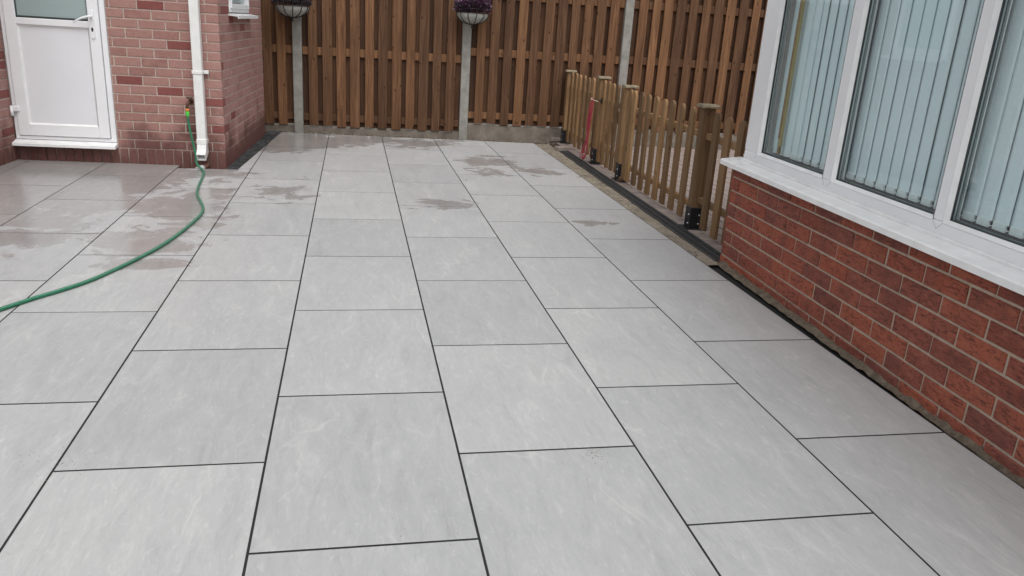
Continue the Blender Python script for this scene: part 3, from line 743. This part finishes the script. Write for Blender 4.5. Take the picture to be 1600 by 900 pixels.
for i in range(4):
    a, b_ = posts[i]+.056, posts[i+1]-.056
    gz = gl_z[i][1]
    pn = thing('timber_fence', flabels[i], 'fence', fp((a+b_)/2), FRZ, 'hit and miss fence panels'); cx = (a+b_)/2
    hw = (b_-a)/2
    zr = (.105+gz, .875+gz*.85, 1.66)
    for k_, z in enumerate(zr): build('rail', MB().cbox(-hw, hw, .0315, .0635, z-.045+(.0 if k_ else .01), z+.045, .003), 'fence_wood', pn)
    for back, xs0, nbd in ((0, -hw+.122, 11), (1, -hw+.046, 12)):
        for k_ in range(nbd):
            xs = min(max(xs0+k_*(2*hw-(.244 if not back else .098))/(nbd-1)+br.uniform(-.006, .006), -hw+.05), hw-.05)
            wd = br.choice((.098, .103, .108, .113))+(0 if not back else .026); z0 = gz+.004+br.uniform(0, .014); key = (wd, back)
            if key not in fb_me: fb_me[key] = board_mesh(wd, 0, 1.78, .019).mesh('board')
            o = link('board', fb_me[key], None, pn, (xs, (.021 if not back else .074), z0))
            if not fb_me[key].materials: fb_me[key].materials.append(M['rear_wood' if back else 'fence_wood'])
            o.rotation_euler = (0, br.uniform(-.003, .003), 0)
    gb = build('gravel_board', MB().cbox(-hw-.02, hw+.02, .026, .076, -.25, gz, .005), 'gravel_board', None, fp(cx), FRZ)
    tag(gb, ['low concrete gravel board behind the brick house', 'low dirty concrete gravel board under the fence panel between the baskets', 'tall concrete gravel board between the purple basket and the picket fence', 'tall concrete gravel board seen through the picket fence'][i], 'gravel board', 'concrete gravel boards')

# ================================================================== HANGING BASKETS
def basket(s_, z, label, plants):
    t = thing('hanging_basket', label, 'basket', fp(s_, -.205, z), FRZ, 'hanging baskets')
    Rb, Hd = .192, .125
    def prf(t_): a = t_*math.pi/2; return (Rb*math.cos(a), -Hd*math.sin(a))
    mb = MB(); mb.lathe([(prf(i/8)[0]*.96+.001, prf(i/8)[1]*.97) for i in range(9)], 24); build('liner', mb, 'liner', t)
    for k in range(12):
        a = 2*math.pi*(k+.3)/12
        build('wire', MB().tube([(prf(i/8)[0]*math.cos(a), prf(i/8)[0]*math.sin(a), prf(i/8)[1]) for i in range(9)]+[], .0042, 5), 'basket_wire', t)
        build('wire', MB().tube([(Rb*math.cos(a), Rb*math.sin(a), 0), (Rb*1.0*math.cos(a), Rb*1.0*math.sin(a), .045)], .0036, 5), 'basket_wire', t)
    for zz in (.0, .045):
        build('ring', MB().tube([(Rb*math.cos(2*math.pi*i/24), Rb*math.sin(2*math.pi*i/24), zz) for i in range(25)], .004, 5), 'basket_wire', t)
    build('finial', MB().lathe([(.0, -.175), (.006, -.168), (.013, -.152), (.007, -.14), (.012, -.13), (.012, -.12)], 10), 'basket_wire', t)
    build('soil', MB().lathe([(0, .0), (Rb*.93, -.004)], 20), 'soil', t)
    for k in range(3):
        a = 2*math.pi*k/3+.4; build('chain', MB().tube([(Rb*math.cos(a), Rb*math.sin(a), .045), (0, 0, .40)], .0025, 5), 'basket_wire', t)
    mb = MB(); mb.tube(spline([(0, .0, .40), (0, .0, .435), (0, .03, .45), (0, .205, .44)], 4), .006, 6).tube([(0, .205, .28), (0, .205, .47)], .007, 6).tube(spline([(0, .2, .30), (0, .12, .36), (0, .08, .44)], 4), .005, 6)
    build('bracket', mb, 'basket_wire', t)
    pr = random.Random(int(z*1000)+int(s_*10))
    for m, nn, hmax in plants:
        mb = MB()
        for _ in range(nn):
            a = pr.uniform(0, 6.283); rd = Rb*math.sqrt(pr.random())*1.02; h = pr.uniform(.0, hmax)*(1.15-rd/Rb*.55)
            c = Vector((rd*math.cos(a), rd*math.sin(a), .01+h)); out = Vector((math.cos(a)*rd/Rb, math.sin(a)*rd/Rb, .55+pr.uniform(-.5, .6))).normalized()
            sd_ = out.cross(Vector((pr.uniform(-1, 1), pr.uniform(-1, 1), pr.uniform(-1, 1)))).normalized(); L = pr.uniform(.022, .05); Wd = L*.36
            nr = out.cross(sd_)
            mb.add([c, c+out*L*.5+sd_*Wd+nr*L*.1, c+out*L-nr*L*.12, c+out*L*.5-sd_*Wd+nr*L*.1], [(0, 1, 2, 3)])
        build('foliage', mb, m, t)
basket(.014-.02, 1.392, 'hanging basket with sparse dark plants, beside the pink brick house', [('dark_leaf', 420, .10), ('purple_leaf', 60, .10)])
basket(1.969+.035, 1.440, 'hanging basket full of purple leafy plants on the post', [('dark_leaf', 500, .10), ('purple_leaf', 620, .20), ('pale_leaf', 150, .22), ('red_leaf', 40, .05)])

# ================================================================== PICKET FENCE AND GATE
PO = Vector((3.93, 5.3)); PT = math.atan2(4.2, .12); PRZ = PT-math.pi
def pk(s_, d=0, z=0):
    v = Matrix.Translation((PO.x, PO.y, 0)) @ Matrix.Rotation(PRZ, 4, 'Z') @ Vector((-s_, d, z)); return v
def picket_mesh(h, wd=.086, th=.021):
    r_ = wd/2; out = [(-r_, 0), (r_, 0)]+[(r_*math.cos(a), h-r_+r_*math.sin(a)) for a in [math.pi*i/8 for i in range(9)]]
    return MB().prism(out, 'y', -th/2, th/2)
pk_me = picket_mesh(.82).mesh('picket'); pg_me = picket_mesh(.83, .078).mesh('picket')
pr = random.Random(31)
def section(name, label, ss, lo, hi, me, cat, lean=0.0, rails=(.15, .672)):
    mid = (lo+hi)/2; t = thing(name, label, cat, pk(mid), PRZ, 'picket fence sections' if cat == 'fence' else None)
    for s_ in ss:
        o = link('picket', me, 'picket_wood', t, (-(s_-mid), -.0095, .032+pr.uniform(-.006, .006))); o.rotation_euler = (0, pr.uniform(-.012, .012)+lean, 0)
    for z in rails: build('rail', MB().cbox(-(hi-lo)/2, (hi-lo)/2, .001, .036, z-.022, z+.022, .003), 'picket_wood', t)
    return t
sB = [1.70-.193*i for i in range(9)]
section('picket_fence', 'run of nine round-topped pickets between the gate and a post', [1.635, 1.44, 1.248, 1.052, .86, .668, .468, .262, 1.75], .075, 1.79, pk_me, 'fence')
section('picket_fence', 'short run of round-topped pickets between a post and the red brick wall', [-.200, -.392, -.585, -.76], -.83, -.018, pk_me, 'fence', 0.0, (.215, .672))
section('picket_fence', 'far run of round-topped pickets between the corner post and the red rope', [4.08, 3.88, 3.69, 3.50, 3.30, 3.10, 2.92], 2.845, 4.225, pk_me, 'fence')
gt = section('picket_gate', 'narrow timber picket gate between the rope post and the next post', [2.66, 2.50, 2.34, 2.18, 2.02], 1.96, 2.72, pg_me, 'gate', .01, (.19, .66))
build('brace', MB().add(*(lambda a: (a, [(0, 1, 2, 3), (4, 7, 6, 5), (0, 4, 5, 1), (1, 5, 6, 2), (2, 6, 7, 3), (3, 7, 4, 0)]))([(-.33, .002, .22), (-.27, .002, .20), (.33, .002, .63), (.27, .002, .65), (-.33, .03, .22), (-.27, .03, .20), (.33, .03, .63), (.27, .03, .65)])), 'picket_wood', gt)
plabels = ['square timber corner post with flat cap against the tall fence', 'square timber gate post with the red rope hanging on it', 'square timber gate post with flat cap, on the hinge side without rope', 'square timber post with pale flat cap nearest the red brick wall']
for i, (s_, h) in enumerate(((4.27, .845), (2.79, .872), (1.87, .855), (.03, .868))):
    t = thing('fence_post', plabels[i], 'post', pk(s_, .008), PRZ, 'square picket fence posts'); hw = .0425
    sh = .155
    build('post', MB().cbox(-hw, hw, -hw, hw, .012, h, .004), 'picket_wood', t)
    build('cap', MB().prism([(-.066, h), (.066, h), (.066, h+.012), (.045, h+.022), (-.045, h+.022), (-.066, h+.012)], 'y', -.064, .064), 'cap_wood', t)
    mb = MB(); k = hw+.006
    mb.cbox(-k, k, -k, k, .0, sh, .003); s1 = build('shoe', mb, 'black_metal', t)
    build('base_plate', MB().cbox(-.075, .075, -.075, .075, -.006, .002, .002), 'black_metal', t)
    for zz in (.035, .10):
        build('bolt', MB().lathe([(0, .006), (.006, .006), (.007, 0)], 8), 'bolt_steel', s1, (0, 0, 0)).matrix_local = Matrix.Translation((.022, -k, zz)) @ Matrix.Rotation(R(90), 4, 'X')
        build('bolt', MB().lathe([(0, .006), (.006, .006), (.007, 0)], 8), 'bolt_steel', s1, (0, 0, 0)).matrix_local = Matrix.Translation((k, .02, zz)) @ Matrix.Rotation(R(90), 4, 'Y')
# red rope looped over the post, with a pale string to the latch
rope = thing('rope', 'looped red rope hanging from the gate post to the ground', 'rope', pk(2.90, -.05, 0), PRZ)
def L(*a): return [Vector(p) for p in a]
mb = MB()
for j, (dx, dz) in enumerate(((0, 0), (.012, -.02), (-.012, -.05), (.02, .01))):
    top = Vector((.045, -.012, .665+dz*.3))
    pts = [top, Vector((.02+dx, -.03, .60)), Vector((.005+dx, -.032-.006*j, .40)), Vector((-.005+dx*.5, -.035, .24)), Vector((-.05+dx*3, -.05-.01*j, .10+dz)), Vector((-.03+dx*3, -.06, .02+max(dz, -.01)+.008*j)), Vector((.03+dx, -.045, .06)), Vector((.03+dx, -.036, .25)), Vector((.035+dx, -.034+.004*j, .45)), top+Vector((.006, 0, 0))]
    mb.tube(spline(pts, 5), .0042, 6)
build('loop', mb, 'rope_red', rope)
build('string', MB().tube(spline([(.045, -.012, .665), (.10, -.055, .662), (.2, -.04, .655), (.245, -.02, .65)], 4), .004, 5), 'string', rope)
lt = thing('gate_latch', 'small black metal latch on the picket gate by the rope', 'latch', pk(2.68, -.022, .655), PRZ)
build('plate', MB().cbox(-.02, .02, -.006, .003, -.028, .028, .002), 'black_metal', lt); build('bolt', MB().tube([(-.05, -.012, 0), (.04, -.012, 0)], .007, 8), 'black_metal', lt)
# loose pavers and litter near the far post
bk = MB().cbox(-.1, .1, -.048, .048, 0, .05, .006).mesh('loose_paver')
for (px, py, rz, label, z) in ((876, 235, .35, 'loose pink paving block lying in front of another at the far fence post', -.012), (866, 220, .1, 'loose pink paving block tucked against the shoe of the far fence post', -.012)):
    g_ = on_ground((px, py)); o = link('loose_paver', bk, 'block', None, (g_.x+.05, g_.y+.06, z), rz); tag(o, label, 'paving block', 'loose paving blocks')
lf = MB(); lr = random.Random(2)
for _ in range(16):
    c = Vector((lr.uniform(-.04, .04), lr.uniform(-.04, .04), lr.uniform(.0, .03))); a = lr.uniform(0, 6); d = Vector((math.cos(a), math.sin(a), lr.uniform(-.2, .5)))*.035; e_ = Vector((-math.sin(a), math.cos(a), lr.uniform(-.3, .3)))*.015
    lf.add([c-d, c+e_, c+d, c-e_], [(0, 1, 2, 3)])
g_ = on_ground((972, 284)); tag(build('dead_leaves', lf, 'dry_leaf', None, (g_.x, g_.y, .0)), 'small heap of dead leaves at the foot of a gate post', 'leaves')

# ================================================================== GARDEN HOSE
hz = .0105
conn = hp(-.276, .084, .438)
gpx = [(318, 268), (315, 280), (310, 291), (308, 303), (312, 312), (317, 323), (315, 333), (305, 344), (290, 357), (270, 372), (245, 388), (215, 404), (180, 421), (140, 438.5), (95, 453.5), (50, 467), (0, 483.5), (-60, 503), (-140, 522), (-260, 540)]
gp = [on_ground(p, hz) for p in gpx]; 
for p in gp: p.z = hz
drop = [conn, hp(-.272, .088, .37), hp(-.25, .098, .25), hp(-.225, .115, .12), hp(-.212, .14, .04)]
hose = thing('garden_hose', 'green garden hose running from the wall tap across the patio', 'hose', (gp[0].x, gp[0].y, 0))
inv = Matrix.Translation((-gp[0].x, -gp[0].y, 0))
path = spline(drop+gp, 7); mb = MB(); mb.tube([inv @ p for p in path], .0095, 10); build('tube', mb, 'hose_green', hose)
# pale stripes along the hose
for sgn in (-1, 1):
    st = []
    for i, p in enumerate(path):
        t_ = (path[min(i+1, len(path)-1)]-path[max(i-1, 0)]).normalized(); s_ = t_.cross(Vector((0, 0, 1)));
        if s_.length < .3: s_ = Vector((1, 0, 0))
        st.append(inv @ (p+s_.normalized()*.0052*sgn+Vector((0, -.0, .0066))))
    build('stripe', MB().tube(st, .0016, 5), 'hose_pale', hose)
cn = MB(); cn.lathe([(0, -.002), (.010, -.002), (.012, .008), (.0155, .014), (.0155, .042), (.013, .05), (.0, .05)], 14, inv @ (conn+Vector((0, 0, -.006)))); build('connector', cn, 'connector_green', hose)
cn = MB(); cn.lathe([(.0, .044), (.0165, .044), (.0165, .062), (.010, .066), (0, .066)], 14, inv @ (conn+Vector((0, 0, -.006)))); build('connector_ring', cn, 'connector_orange', hose)
